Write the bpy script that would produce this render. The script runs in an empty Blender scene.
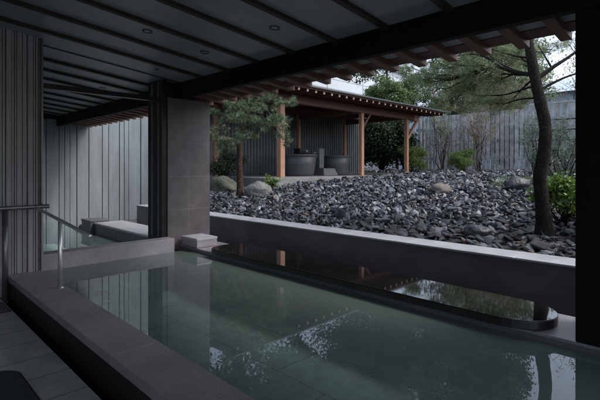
import bpy, math, random
import numpy as np
from mathutils import Vector, Matrix, noise
random.seed(7); R = np.random.default_rng(11)
H = 1.12                     # eye height above the bath house floor; heights below are measured from the eye
S = bpy.context.scene
COL = S.collection
PI = math.pi

# ------------------------------------------------------------------ materials
def nodes(name):
    m = bpy.data.materials.new(name); m.use_nodes = True
    nt = m.node_tree; b = nt.nodes['Principled BSDF']
    return m, nt, b
def N(nt, t, **k):
    n = nt.nodes.new(t)
    for a, v in k.items(): setattr(n, a, v)
    return n
def ramp(nt, stops):
    r = N(nt, 'ShaderNodeValToRGB'); e = r.color_ramp.elements
    while len(e) < len(stops): e.new(0.5)
    for i, (p, c) in enumerate(stops):
        e[i].position = p; e[i].color = (*c, 1)
    return r
def mat(name, c1, c2=None, scale=4, rough=.6, rvar=.1, bump=.2, bscale=40, bdist=.002, metal=0, spec=.5, stretch=(1,1,1), detail=6, speck=None, coords='Object'):
    m, nt, b = nodes(name); L = nt.links.new
    tc = N(nt, 'ShaderNodeTexCoord'); mp = N(nt, 'ShaderNodeMapping'); mp.inputs['Scale'].default_value = stretch
    L(tc.outputs[coords], mp.inputs[0])
    n1 = N(nt, 'ShaderNodeTexNoise'); n1.inputs['Scale'].default_value = scale; n1.inputs['Detail'].default_value = detail; n1.inputs['Roughness'].default_value = .65
    L(mp.outputs[0], n1.inputs[0])
    c2 = c2 or tuple(x*.6 for x in c1)
    r = ramp(nt, [(.3, c2), (.7, c1)]); L(n1.outputs[0], r.inputs[0])
    col = r.outputs[0]
    if speck:
        v = N(nt, 'ShaderNodeTexNoise'); v.inputs['Scale'].default_value = speck[0]; v.inputs['Detail'].default_value = 2
        L(tc.outputs[coords], v.inputs[0])
        rr = ramp(nt, [(.45, (.55,)*3), (.62, (1.35,)*3)]); L(v.outputs[0], rr.inputs[0])
        mx = N(nt, 'ShaderNodeMix', data_type='RGBA', blend_type='MULTIPLY'); mx.inputs[0].default_value = speck[1]
        L(col, mx.inputs[6]); L(rr.outputs[0], mx.inputs[7]); col = mx.outputs[2]
    L(col, b.inputs['Base Color'])
    mr = N(nt, 'ShaderNodeMapRange'); mr.inputs[3].default_value = max(.02, rough-rvar); mr.inputs[4].default_value = min(1, rough+rvar)
    L(n1.outputs[0], mr.inputs[0]); L(mr.outputs[0], b.inputs['Roughness'])
    b.inputs['Metallic'].default_value = metal; b.inputs['Specular IOR Level'].default_value = spec
    if bump:
        n2 = N(nt, 'ShaderNodeTexNoise'); n2.inputs['Scale'].default_value = bscale; n2.inputs['Detail'].default_value = 5
        L(mp.outputs[0], n2.inputs[0])
        bp = N(nt, 'ShaderNodeBump'); bp.inputs['Strength'].default_value = bump; bp.inputs['Distance'].default_value = bdist
        L(n2.outputs[0], bp.inputs['Height']); L(bp.outputs[0], b.inputs['Normal'])
    return m
def island_mat(name, stops, rough=.5, spec=.4, trans=0, nscale=0, bump=0, bscale=30):
    """colour picked per loose piece (stone, leaf, needle tuft)"""
    m, nt, b = nodes(name); L = nt.links.new
    g = N(nt, 'ShaderNodeNewGeometry'); oi = N(nt, 'ShaderNodeObjectInfo')
    a = N(nt, 'ShaderNodeMath', operation='ADD'); L(g.outputs['Random Per Island'], a.inputs[0]); L(oi.outputs['Random'], a.inputs[1])
    f = N(nt, 'ShaderNodeMath', operation='FRACT'); L(a.outputs[0], f.inputs[0])
    r = ramp(nt, stops); L(f.outputs[0], r.inputs[0]); col = r.outputs[0]
    tc = N(nt, 'ShaderNodeTexCoord')
    if nscale:
        n1 = N(nt, 'ShaderNodeTexNoise'); n1.inputs['Scale'].default_value = nscale; n1.inputs['Detail'].default_value = 4
        L(tc.outputs['Object'], n1.inputs[0])
        rr = ramp(nt, [(.3, (.6,)*3), (.7, (1.25,)*3)]); L(n1.outputs[0], rr.inputs[0])
        mx = N(nt, 'ShaderNodeMix', data_type='RGBA', blend_type='MULTIPLY'); mx.inputs[0].default_value = 1
        L(col, mx.inputs[6]); L(rr.outputs[0], mx.inputs[7]); col = mx.outputs[2]
    L(col, b.inputs['Base Color']); b.inputs['Roughness'].default_value = rough; b.inputs['Specular IOR Level'].default_value = spec
    if bump:
        n2 = N(nt, 'ShaderNodeTexNoise'); n2.inputs['Scale'].default_value = bscale; n2.inputs['Detail'].default_value = 5
        L(tc.outputs['Object'], n2.inputs[0]); bp = N(nt, 'ShaderNodeBump'); bp.inputs['Strength'].default_value = bump; bp.inputs['Distance'].default_value = .01
        L(n2.outputs[0], bp.inputs['Height']); L(bp.outputs[0], b.inputs['Normal'])
    if trans:
        t = N(nt, 'ShaderNodeBsdfTranslucent'); L(col, t.inputs[0]); ms = N(nt, 'ShaderNodeMixShader'); ms.inputs[0].default_value = trans
        L(b.outputs[0], ms.inputs[1]); L(t.outputs[0], ms.inputs[2]); L(ms.outputs[0], nt.nodes['Material Output'].inputs[0])
    return m
def water_mat(name, tint, scale, strength, milk=(.40,.53,.50), turb=.28, ior=1.52):
    m, nt, b = nodes(name); L = nt.links.new; nt.nodes.remove(b)
    fr = N(nt, 'ShaderNodeFresnel'); fr.inputs[0].default_value = ior
    gl = N(nt, 'ShaderNodeBsdfGlossy'); gl.inputs['Roughness'].default_value = 0.0; gl.inputs['Color'].default_value = (.95,.97,1,1)
    tr = N(nt, 'ShaderNodeBsdfTransparent'); tr.inputs[0].default_value = (*tint, 1)
    df = N(nt, 'ShaderNodeBsdfDiffuse'); df.inputs[0].default_value = (*milk, 1); mk = N(nt, 'ShaderNodeMixShader'); mk.inputs[0].default_value = turb
    L(tr.outputs[0], mk.inputs[1]); L(df.outputs[0], mk.inputs[2])
    ms = N(nt, 'ShaderNodeMixShader'); L(fr.outputs[0], ms.inputs[0]); L(mk.outputs[0], ms.inputs[1]); L(gl.outputs[0], ms.inputs[2])
    tc = N(nt, 'ShaderNodeTexCoord'); n = N(nt, 'ShaderNodeTexNoise'); n.inputs['Scale'].default_value = scale; n.inputs['Detail'].default_value = 2
    L(tc.outputs['Object'], n.inputs[0]); bp = N(nt, 'ShaderNodeBump'); bp.inputs['Strength'].default_value = strength; bp.inputs['Distance'].default_value = .01
    L(n.outputs[0], bp.inputs['Height']); L(bp.outputs[0], gl.inputs['Normal']); L(bp.outputs[0], fr.inputs['Normal'])
    L(ms.outputs[0], nt.nodes['Material Output'].inputs[0])
    return m
def tile_mat(name, c, c2, w, h, mortar, msize=.003, rough=.35, off=0., axis='XY', spec=.5, bumpn=.1, shift=(0,0,0)):
    m, nt, b = nodes(name); L = nt.links.new
    tc = N(nt, 'ShaderNodeTexCoord'); mp = N(nt, 'ShaderNodeMapping'); L(tc.outputs['Object'], mp.inputs[0]); mp.inputs['Location'].default_value = shift
    src = mp.outputs[0]
    if axis != 'XY':
        sp = N(nt, 'ShaderNodeSeparateXYZ'); cb = N(nt, 'ShaderNodeCombineXYZ'); L(src, sp.inputs[0])
        L(sp.outputs[axis[0]], cb.inputs[0]); L(sp.outputs[axis[1]], cb.inputs[1]); src = cb.outputs[0]
    br = N(nt, 'ShaderNodeTexBrick'); br.offset = off; L(src, br.inputs[0])
    br.inputs['Scale'].default_value = 1; br.inputs['Brick Width'].default_value = w; br.inputs['Row Height'].default_value = h
    br.inputs['Mortar Size'].default_value = msize; br.inputs['Mortar Smooth'].default_value = .3
    br.inputs['Color1'].default_value = (*c,1); br.inputs['Color2'].default_value = (*c2,1); br.inputs['Mortar'].default_value = (*mortar,1)
    n = N(nt, 'ShaderNodeTexNoise'); n.inputs['Scale'].default_value = 6; n.inputs['Detail'].default_value = 8; n.inputs['Roughness'].default_value = .7; L(tc.outputs['Object'], n.inputs[0])
    rr = ramp(nt, [(.3, (.7,)*3), (.7, (1.2,)*3)]); L(n.outputs[0], rr.inputs[0])
    mx = N(nt, 'ShaderNodeMix', data_type='RGBA', blend_type='MULTIPLY'); mx.inputs[0].default_value = 1
    L(br.outputs[0], mx.inputs[6]); L(rr.outputs[0], mx.inputs[7]); L(mx.outputs[2], b.inputs['Base Color'])
    mr = N(nt, 'ShaderNodeMapRange'); mr.inputs[3].default_value = rough-.1; mr.inputs[4].default_value = rough+.12; L(n.outputs[0], mr.inputs[0]); L(mr.outputs[0], b.inputs['Roughness'])
    bp = N(nt, 'ShaderNodeBump', invert=True); bp.inputs['Strength'].default_value = .6; bp.inputs['Distance'].default_value = .003
    L(br.outputs['Fac'], bp.inputs['Height'])
    n2 = N(nt, 'ShaderNodeTexNoise'); n2.inputs['Scale'].default_value = 60; L(tc.outputs['Object'], n2.inputs[0])
    b2 = N(nt, 'ShaderNodeBump'); b2.inputs['Strength'].default_value = bumpn; b2.inputs['Distance'].default_value = .002; L(n2.outputs[0], b2.inputs['Height']); L(bp.outputs[0], b2.inputs['Normal'])
    L(b2.outputs[0], b.inputs['Normal']); b.inputs['Specular IOR Level'].default_value = spec
    return m

M = {}
M['floor'] = tile_mat('floor_tiles', (.56,.56,.575), (.50,.50,.515), 3.0, .285, (.06,.06,.065), .0035, .38, axis='YX', shift=(.07,.9,0))
M['coping'] = mat('coping_granite', (.39,.365,.395), (.22,.205,.23), 1.7, .42, .12, .25, 90, .001, speck=(220,.5))
M['pillar'] = tile_mat('pillar_tiles', (.115,.105,.115), (.098,.088,.098), .45, .40, (.19,.18,.20), .0025, .42, axis='YZ', shift=(-.02,.02,0))
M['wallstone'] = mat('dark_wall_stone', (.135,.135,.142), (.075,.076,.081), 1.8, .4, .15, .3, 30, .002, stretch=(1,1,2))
M['cap'] = mat('pale_cap_stone', (.44,.455,.49), (.30,.315,.34), 5, .45, .1, .2, 60, .001, speck=(160,.3))
M['ledge'] = mat('ledge_stone', (.24,.24,.27), (.17,.17,.19), 5, .35, .1, .2, 60, .001, speck=(160,.4))
M['slab'] = mat('polished_black_stone', (.012,.012,.014), (.006,.006,.007), 3, .035, .015, 0, spec=.9)
M['slab_edge'] = mat('honed_black_stone', (.02,.02,.022), (.008,.008,.01), 12, .4, .1, .3, 40, .003)
M['black'] = mat('black_steel', (.012,.012,.013), (.008,.008,.009), 3, .35, .1, .1)
M['column'] = mat('black_painted_column', (.008,.008,.009), (.006,.006,.006), 3, .75, .1, .1, spec=.1)
M['beam'] = mat('dark_stained_beam', (.013,.012,.012), (.008,.007,.007), 3, .7, .1, .3, 12, .003, stretch=(1,8,8), spec=.15)
M['ceil'] = mat('ceiling_board', (.27,.305,.315), (.215,.25,.26), 1.5, .38, .1, .1, 8, .001)
M['batten'] = mat('ceiling_batten_wood', (.038,.024,.02), (.02,.012,.01), 6, .6, .1, .2, 20, .001, stretch=(8,1,8))
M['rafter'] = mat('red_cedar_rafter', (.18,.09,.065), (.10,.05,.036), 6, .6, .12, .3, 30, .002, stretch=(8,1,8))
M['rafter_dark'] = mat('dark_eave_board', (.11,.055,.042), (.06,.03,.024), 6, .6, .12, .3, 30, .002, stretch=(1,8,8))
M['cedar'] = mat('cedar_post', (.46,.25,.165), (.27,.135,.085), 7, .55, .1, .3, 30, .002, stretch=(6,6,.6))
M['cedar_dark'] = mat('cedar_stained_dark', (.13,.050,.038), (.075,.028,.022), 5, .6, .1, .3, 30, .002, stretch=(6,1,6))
M['endgrain'] = mat('pale_end_grain', (.85,.68,.50), (.65,.46,.32), 30, .6, .1, .1)
M['roofmetal'] = mat('dark_roof_metal', (.045,.05,.06), (.03,.034,.04), 3, .4, .1, .1, metal=.3)
M['concrete'] = mat('board_marked_concrete', (.25,.285,.305), (.145,.17,.185), 1.6, .7, .1, .5, 22, .004, stretch=(1,3,.5))
M['groove'] = mat('wall_shadow_gap', (.08,.088,.095), (.06,.066,.072), 3, .8, .05, 0)
M['rib'] = mat('ribbed_wall_plaster', (.36,.36,.375), (.22,.225,.235), 2.5, .7, .1, .6, 30, .004, stretch=(1,6,.6))
M['ribgroove'] = mat('rib_shadow_gap', (.13,.13,.135), None, 3, .8, .05, 0)
M['siding'] = mat('grey_metal_siding', (.12,.135,.15), (.07,.08,.09), 2, .45, .1, .2, 20, .002, stretch=(1,5,.5), metal=.2)
M['steel'] = mat('brushed_steel', (.85,.86,.88), (.7,.71,.73), 30, .38, .06, .05, 60, .001, metal=.85, stretch=(1,1,1))
M['steeldark'] = mat('dull_steel', (.22,.22,.235), (.14,.14,.15), 10, .38, .08, .05, metal=.7)
M['pooltile'] = tile_mat('pool_tiles', (.60,.71,.68), (.56,.67,.64), .9, .45, (.20,.26,.25), .0045, .5, off=.5)
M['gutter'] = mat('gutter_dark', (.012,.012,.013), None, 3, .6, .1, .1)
M['mat'] = mat('speckled_rubber_mat', (.045,.055,.06), (.03,.036,.04), 12, .75, .1, .6, 90, .003, speck=(260,.8))
M['matedge'] = mat('black_rubber_edge', (.008,.008,.008), None, 3, .7, .1, 0)
M['tub'] = mat('glazed_dark_pottery', (.085,.09,.10), (.05,.054,.062), 5, .42, .12, .5, 25, .006, stretch=(1,1,5))
M['basestone'] = mat('grey_block_stone', (.16,.17,.18), (.10,.105,.115), 9, .65, .1, .5, 50, .004)
M['platform'] = mat('platform_concrete', (.22,.225,.225), (.13,.135,.135), 5, .65, .1, .4, 40, .004)
M['boulder'] = mat('granite_boulder', (.21,.215,.215), (.09,.095,.095), 5, .75, .1, .9, 22, .03, speck=(60,.5))
M['boulder_brown'] = mat('brown_boulder', (.17,.15,.13), (.09,.08,.068), 6, .75, .1, .9, 22, .02)
M['boulder_dark'] = mat('dark_wet_boulder', (.05,.055,.062), (.028,.03,.035), 6, .4, .1, .9, 22, .02)
M['boulder_moss'] = mat('mossy_boulder', (.11,.12,.095), (.045,.055,.035), 6, .8, .1, .9, 22, .03)
M['earth'] = mat('dark_earth', (.045,.045,.045), (.025,.025,.025), 6, .85, .1, .8, 20, .03)
stn = [(0,(.012,.014,.018)),(.3,(.026,.031,.038)),(.55,(.055,.065,.080)),(.80,(.12,.135,.16)),(.93,(.23,.25,.28)),(.96,(.15,.105,.085)),(1,(.05,.06,.075))]
M['stones'] = island_mat('slate_stones', stn, .42, .5, nscale=9, bump=.8, bscale=38)
M['bark'] = mat('pine_bark', (.10,.075,.06), (.035,.027,.023), 14, .85, .08, 1.0, 30, .02, stretch=(1,1,.4))
M['bark_dark'] = mat('dark_bark', (.020,.016,.014), (.007,.006,.005), 14, .85, .08, 1.0, 34, .02, stretch=(1,1,.35))
M['bark_red'] = mat('reddish_pine_bark', (.15,.095,.07), (.05,.03,.023), 14, .85, .08, 1.0, 30, .02, stretch=(1,1,.4))
def barkmat(name, c1, c2, scale):
    m, nt, b = nodes(name); L = nt.links.new
    tc = N(nt, 'ShaderNodeTexCoord'); mp = N(nt, 'ShaderNodeMapping'); mp.inputs['Scale'].default_value = (1,1,.38)
    nz = N(nt, 'ShaderNodeTexNoise'); nz.inputs['Scale'].default_value = 9; nz.inputs['Detail'].default_value = 4
    mx = N(nt, 'ShaderNodeMix', data_type='VECTOR'); mx.inputs[0].default_value = .14
    L(tc.outputs['Object'], nz.inputs[0]); L(tc.outputs['Object'], mx.inputs[4]); L(nz.outputs['Color'], mx.inputs[5]); L(mx.outputs[1], mp.inputs[0])
    v = N(nt, 'ShaderNodeTexVoronoi', feature='DISTANCE_TO_EDGE'); v.inputs['Scale'].default_value = scale; L(mp.outputs[0], v.inputs[0])
    v2 = N(nt, 'ShaderNodeTexVoronoi'); v2.inputs['Scale'].default_value = scale; L(mp.outputs[0], v2.inputs[0])
    r = ramp(nt, [(.0, tuple(x*.3 for x in c2)), (.12, c2), (.5, c1)]); L(v.outputs['Distance'], r.inputs[0])
    m2 = N(nt, 'ShaderNodeMix', data_type='RGBA', blend_type='MULTIPLY'); m2.inputs[0].default_value = .35; L(r.outputs[0], m2.inputs[6]); L(v2.outputs['Color'], m2.inputs[7])
    L(m2.outputs[2], b.inputs['Base Color']); b.inputs['Roughness'].default_value = .9; b.inputs['Specular IOR Level'].default_value = .2
    r2 = ramp(nt, [(0,(0,0,0)),(.18,(1,1,1))]); L(v.outputs['Distance'], r2.inputs[0])
    bp = N(nt, 'ShaderNodeBump'); bp.inputs['Strength'].default_value = .8; bp.inputs['Distance'].default_value = .008; L(r2.outputs[0], bp.inputs['Height'])
    b2 = N(nt, 'ShaderNodeBump'); b2.inputs['Strength'].default_value = .6; b2.inputs['Distance'].default_value = .02; L(nz.outputs[0], b2.inputs['Height']); L(bp.outputs[0], b2.inputs['Normal']); L(b2.outputs[0], b.inputs['Normal'])
    return m
M['bark_dark'] = barkmat('dark_cracked_bark', (.034,.027,.023), (.014,.011,.010), 62)
M['bark_red'] = barkmat('reddish_cracked_bark', (.20,.125,.09), (.07,.044,.032), 55)
M['needle'] = island_mat('pine_needles', [(0,(.05,.08,.04)),(.45,(.145,.195,.095)),(.8,(.28,.35,.18)),(1,(.42,.45,.25))], .55, .3, .25)
M['needle_blue'] = island_mat('blue_pine_needles', [(0,(.02,.04,.024)),(.45,(.08,.125,.072)),(.8,(.20,.27,.155)),(1,(.38,.43,.26))], .55, .3, .25)
M['leaf_topiary'] = island_mat('topiary_leaves', [(0,(.04,.085,.03)),(.5,(.11,.19,.07)),(1,(.23,.34,.13))], .45, .5, .3)
M['leaf_dark'] = island_mat('dark_hedge_leaves', [(0,(.012,.022,.012)),(.6,(.025,.045,.022)),(1,(.05,.08,.035))], .5, .3, .2)
M['leaf_mid'] = island_mat('mid_green_leaves', [(0,(.09,.13,.08)),(.5,(.19,.25,.15)),(1,(.33,.38,.25))], .5, .4, .35)
M['leaf_tall'] = island_mat('tall_tree_leaves', [(0,(.03,.05,.025)),(.5,(.06,.09,.045)),(1,(.12,.16,.08))], .5, .3, .3)
M['leaf_fern'] = island_mat('fresh_green_leaves', [(0,(.06,.11,.03)),(.5,(.13,.20,.06)),(1,(.24,.31,.11))], .5, .4, .35)
M['leaf_bright'] = island_mat('glossy_bright_leaves', [(0,(.035,.08,.015)),(.5,(.10,.19,.03)),(1,(.24,.34,.06))], .3, .6, .35)
M['leaf_yellow'] = island_mat('yellowing_leaves', [(0,(.13,.15,.05)),(.5,(.28,.27,.10)),(.9,(.45,.38,.12)),(1,(.25,.14,.07))], .5, .4, .4)
M['leaf_pink'] = island_mat('dry_russet_leaves', [(0,(.15,.12,.10)),(.5,(.27,.22,.19)),(1,(.28,.29,.20))], .6, .3, .35)
M['leaf_grey'] = island_mat('grey_green_leaves', [(0,(.07,.10,.075)),(.6,(.13,.17,.125)),(1,(.22,.26,.19))], .6, .3, .35)
M['cover'] = island_mat('ground_cover_leaves', [(0,(.05,.09,.05)),(.5,(.10,.16,.085)),(1,(.17,.24,.13))], .5, .4, .3)
M['fence'] = island_mat('weathered_grey_boards', [(0,(.29,.295,.295)),(.5,(.37,.375,.375)),(1,(.45,.455,.455))], .75, .2, nscale=4, bump=.4)
M['white'] = mat('pale_cladding', (.50,.54,.58), (.45,.49,.53), .3, .6, .1, .1)
M['paleblue'] = mat('pale_blue_cladding', (.50,.58,.66), (.44,.52,.60), .3, .6, .1, .1)
M['seam'] = mat('cladding_seam', (.32,.36,.40), None, 1, .6, .1, 0)
M['plaster'] = mat('room_plaster', (.35,.35,.36), (.3,.3,.31), 2, .7, .1, .1)
M['glassdark'] = mat('dark_window_glass', (.03,.035,.04), None, 1, .08, .02, 0, spec=.8)
M['water'] = water_mat('pool_water', (.84,.95,.93), 1.6, .05)
M['water2'] = water_mat('outer_pool_water', (.70,.86,.88), 1.8, .06, turb=.35)
M['lamp_glass'] = mat('unlit_lamp_glass', (.35,.36,.37), None, 3, .2, .05, 0)
M['lamp_ring'] = mat('dark_lamp_ring', (.05,.05,.055), None, 3, .4, .05, 0)

# ------------------------------------------------------------------ mesh helpers
class MB:
    def __init__(s): s.v = []; s.f = []; s.n = 0
    def add(s, v, f):
        s.v.extend([tuple(p) for p in v]); s.f.extend([tuple(i + s.n for i in q) for q in f]); s.n = len(s.v); return s
    def box(s, x0, x1, y0, y1, z0, z1):
        v = [(x0,y0,z0),(x1,y0,z0),(x1,y1,z0),(x0,y1,z0),(x0,y0,z1),(x1,y0,z1),(x1,y1,z1),(x0,y1,z1)]
        return s.add(v, [(0,3,2,1),(4,5,6,7),(0,1,5,4),(1,2,6,5),(2,3,7,6),(3,0,4,7)])
    def hexa(s, v):   # 8 corners in the order of box
        return s.add(v, [(0,3,2,1),(4,5,6,7),(0,1,5,4),(1,2,6,5),(2,3,7,6),(3,0,4,7)])
    def tube(s, pts, rad, n=8, cap=True, jit=0):
        pts = [Vector(p) for p in pts]; rings = []
        base = s.n; vv = []; ff = []
        up = Vector((.13,.29,1)).normalized()
        for i, p in enumerate(pts):
            d = (pts[min(i+1,len(pts)-1)] - pts[max(i-1,0)]).normalized()
            a = d.cross(up)
            if a.length < .05: a = d.cross(Vector((1,0,0)))
            a.normalize(); b = d.cross(a)
            r = rad[i] if hasattr(rad, '__len__') else rad
            for k in range(n):
                t = 2*PI*k/n; q = r*(1+jit*(random.random()-.5)) 
                vv.append(p + a*math.cos(t)*q + b*math.sin(t)*q)
        for i in range(len(pts)-1):
            for k in range(n):
                ff.append((i*n+k, i*n+(k+1)%n, (i+1)*n+(k+1)%n, (i+1)*n+k))
        if cap:
            ff.append(tuple(range(n))[::-1]); ff.append(tuple((len(pts)-1)*n+k for k in range(n)))
        return s.add(vv, ff)
    def lathe(s, c, prof, n=32):
        vv = []; ff = []
        for r, z in prof:
            for k in range(n):
                t = 2*PI*k/n; vv.append((c[0]+r*math.cos(t), c[1]+r*math.sin(t), z))
        for i in range(len(prof)-1):
            for k in range(n): ff.append((i*n+k, i*n+(k+1)%n, (i+1)*n+(k+1)%n, (i+1)*n+k))
        return s.add(vv, ff)
    def prism(s, outline, z0, z1):
        n = len(outline)
        v = [(x,y,z0) for x,y in outline] + [(x,y,z1) for x,y in outline]
        f = [tuple(range(n))[::-1], tuple(range(n, 2*n))] + [(i,(i+1)%n,n+(i+1)%n,n+i) for i in range(n)]
        return s.add(v, f)

def wloc(o):
    l = Vector((0,0,0))
    while o: l += o.location; o = o.parent
    return l
def tag(o, label=None, cat=None, group=None, kind=None):
    if label: o['label'] = label
    if cat: o['category'] = cat
    if group: o['group'] = group
    if kind: o['kind'] = kind
    return o
def thing(name, loc, label, cat, group=None):
    o = bpy.data.objects.new(name, None); COL.objects.link(o); o.location = (loc[0], loc[1], loc[2]+H)
    o.empty_display_size = .1
    return tag(o, label, cat, group)
def build(mb, name, m, parent=None, origin=None, smooth=False, bevel=0, segs=2):
    """mb in eye-height coordinates; the object sits at its parent's origin or at `origin`"""
    v = np.array(mb.v, dtype=np.float64).reshape(-1,3); v[:,2] += H
    if parent is not None: off = wloc(parent)
    elif origin is not None: off = Vector((origin[0], origin[1], origin[2]+H))
    else:
        off = Vector(((v[:,0].min()+v[:,0].max())/2, (v[:,1].min()+v[:,1].max())/2, v[:,2].min()))
    me = bpy.data.meshes.new(name)
    me.from_pydata((v - np.array(off)).tolist(), [], mb.f); me.update()
    me.materials.append(M[m] if isinstance(m, str) else m)
    if smooth: me.polygons.foreach_set('use_smooth', [True]*len(me.polygons))
    o = bpy.data.objects.new(name, me); COL.objects.link(o)
    if parent is not None: o.parent = parent
    else: o.location = off
    if bevel:
        b = o.modifiers.new('bevel', 'BEVEL'); b.width = bevel; b.segments = segs; b.limit_method = 'ANGLE'; b.angle_limit = .6
    return o
def fastmesh(name, V, F, m, parent=None, origin=(0,0,0), k=3):
    """numpy bulk mesh: V (n,3) eye coords, F (m,k)"""
    off = np.array(wloc(parent)) if parent is not None else np.array([origin[0],origin[1],origin[2]+H])
    V = V + np.array([0,0,H]) - off
    me = bpy.data.meshes.new(name)
    me.vertices.add(len(V)); me.vertices.foreach_set('co', V.astype(np.float32).ravel())
    me.loops.add(F.size); me.loops.foreach_set('vertex_index', F.astype(np.int32).ravel())
    me.polygons.add(len(F)); me.polygons.foreach_set('loop_start', np.arange(0, F.size, k, dtype=np.int32))
    me.update(calc_edges=True); me.validate(); me.polygons.foreach_set('use_smooth', [False]*len(me.polygons))
    me.materials.append(M[m])
    o = bpy.data.objects.new(name, me); COL.objects.link(o)
    if parent is not None: o.parent = parent
    else: o.location = off.tolist()
    return o
def copy_tree(o, parent=None):
    c = o.copy(); COL.objects.link(c); c.parent = parent
    for ch in o.children: copy_tree(ch, c)
    return c

# ------------------------------------------------------------------ geometry constants
SL = .108                                  # ceiling falls towards the garden
def ceil_z(y): return 1.025 + SL*(2.65 - y)
gy = [3.8, 4.2, 5.0, 5.8, 6.9, 8.5, 11.9, 16.8, 25, 60]; gz = [-.79, -.775, -.70, -.625, -.49, -.37, -.245, -.125, -.1, -.1]
def ground_z(x, y):
    z = np.interp(y, gy, gz)
    if x < -8.1 and y < 5.4:
        t = min(1, (-8.1 - x)/.5) * min(1, max(0, (5.4 - y)/1.2)); z = z*(1-t) + (-1.15)*t
    return z

# ------------------------------------------------------------------ SETTING: inside
f = MB().box(-4.5, 3.0, -3.2, .797, -1.32, -1.12); tag(build(f, 'floor', 'floor', origin=(0,0,-1.12)), 'dark grey tiled bath house floor beside the pool', 'floor', kind='structure')
f = MB().box(-4.5, 3.0, .797, .853, -1.32, -1.21); tag(build(f, 'gutter', 'gutter', origin=(0,.8,-1.2)), 'narrow dark gutter between floor and pool coping', 'gutter', kind='structure')
# ceiling slab, sloping
def slope_box(x0, x1, y0, y1, dz0, dz1):
    return [(x0,y0,ceil_z(y0)+dz0),(x1,y0,ceil_z(y0)+dz0),(x1,y1,ceil_z(y1)+dz0),(x0,y1,ceil_z(y1)+dz0),
            (x0,y0,ceil_z(y0)+dz1),(x1,y0,ceil_z(y0)+dz1),(x1,y1,ceil_z(y1)+dz1),(x0,y1,ceil_z(y1)+dz1)]
f = MB().hexa(slope_box(-9.58, 3.0, -3.2, 2.79, 0, .12))
ceiling = tag(build(f, 'ceiling', 'ceil', origin=(-3,0,1.2)), 'grey boarded ceiling sloping down towards the garden', 'ceiling', kind='structure')
k = 0
xs = [-1.79 - .485*i for i in range(-9, 16)]
for x in xs:
    if abs(x + 4.7) < .1: continue
    f = MB().hexa(slope_box(x-.022, x+.022, -3.15, 2.648, -.028, 0)); build(f, 'ceiling_batten', 'batten', ceiling)
f = MB().hexa(slope_box(-4.72, -4.706, 1.13, 2.648, -.010, 0)); build(f, 'ceiling_seam', 'black', ceiling)
# downlights
def downlight(x, y, lab, r=.04):
    t = thing('downlight', (x, y, ceil_z(y)), lab, 'downlight', 'unlit downlights in the ceiling')
    c, s_ = math.cos(math.atan(SL)), math.sin(math.atan(SL))
    def disc(prof, n=24):
        m_ = MB().lathe((0,0), prof, n)
        m_.v = [(x+px, y+py*c + pz*s_, ceil_z(y) - py*s_ + pz*c) for px,py,pz in m_.v]; return m_
    build(disc([(r*.72,-.001),(r*.72,-.006),(r,-.008),(r*1.02,-.001)]), 'trim_ring', 'lamp_ring', t, smooth=True)
    build(disc([(0.0005,-.003),(r*.7,-.003)]), 'lens', 'lamp_glass', t)
def on_ceiling(px, py):
    a = (px-300)/435; e = (168-py)/435           # place taken from an image pixel: solves the ray on the sloping board
    d = (1.025 + SL*2.65)/(e + SL*(.703+.711*a)); r = a*d
    return -.711*d+.703*r, .703*d+.711*r
for (px, py, lab) in [(147.5,31,'round unlit downlight in the ceiling nearest the ribbed wall'), (205,52,'small unlit downlight close to the dark beam above the tiled pillar'),
                      (275,27.5,'round unlit downlight in the middle of the ceiling, right of the others'), (157,69,'tiny unlit downlight at the ceiling just above the black post'),
                      (103,87.5,'far unlit downlight in the ceiling over the outer pool')]:
    x, y = on_ceiling(px, py); downlight(x, y, lab, .04 if px != 157 else .025)
# room shell behind the eye
f = MB().box(-4.5, 0.2, -3.4, -3.2, -1.32, 1.9); tag(build(f, 'rear_wall', 'plaster'), 'plain dark plaster wall at the back of the bath room', 'wall')

# ribbed wall on the left
t = thing('ribbed_wall', (-4.6, 0, -1.12), 'grey ribbed wall with fine uneven vertical grooves behind the handrail', 'wall')
build(MB().box(-4.75, -4.516, -3.2, 1.118, -1.32, ceil_z(-3.2)), 'wall_core', 'ribgroove', t)
f = MB(); y = -3.19
random.seed(3)
while y < 1.085:
    w = random.choice([.011,.016,.022,.030,.038]); g = random.choice([.004,.006,.010])
    dx = random.choice([0,.004,.008])
    f.box(-4.515, -4.50+dx-.004, y, min(y+w,1.09), -1.12, ceil_z(y)-.002); y += w+g
build(f, 'ribs', 'rib', t, bevel=.0015, segs=1)
build(MB().box(-4.745, -4.499, 1.119, 1.135, -.93, ceil_z(1.135)-.002), 'end_trim', 'steeldark', t)

# near coping, in lengths
t = thing('pool_coping', (-1, .98, -1.12), 'long low granite coping along the near edge of the pool', 'coping')
x = -4.498
L_ = 1.15
while x < 3.0:
    x1 = min(x+L_, 3.0); build(MB().box(x, x1-.002, .853, 1.108, -.985, -.935), 'coping_stone', 'coping', t, bevel=.0015, segs=1); x = x1
build(MB().box(-4.498, 3.0, .858, 1.104, -1.32, -.986), 'riser', 'gutter', t)  # near-black front face: the shade on the coping stone is put into its colour
# end coping of the pool (between pools)
t = thing('end_coping', (-4.65, 1.8, -1.12), 'pale purple grey stone sill between the indoor and outer pool', 'coping')
build(MB().box(-4.75, -4.585, 1.137, 2.50, -1.6, -.812), 'sill_stone', 'coping', t, bevel=.004)
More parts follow.
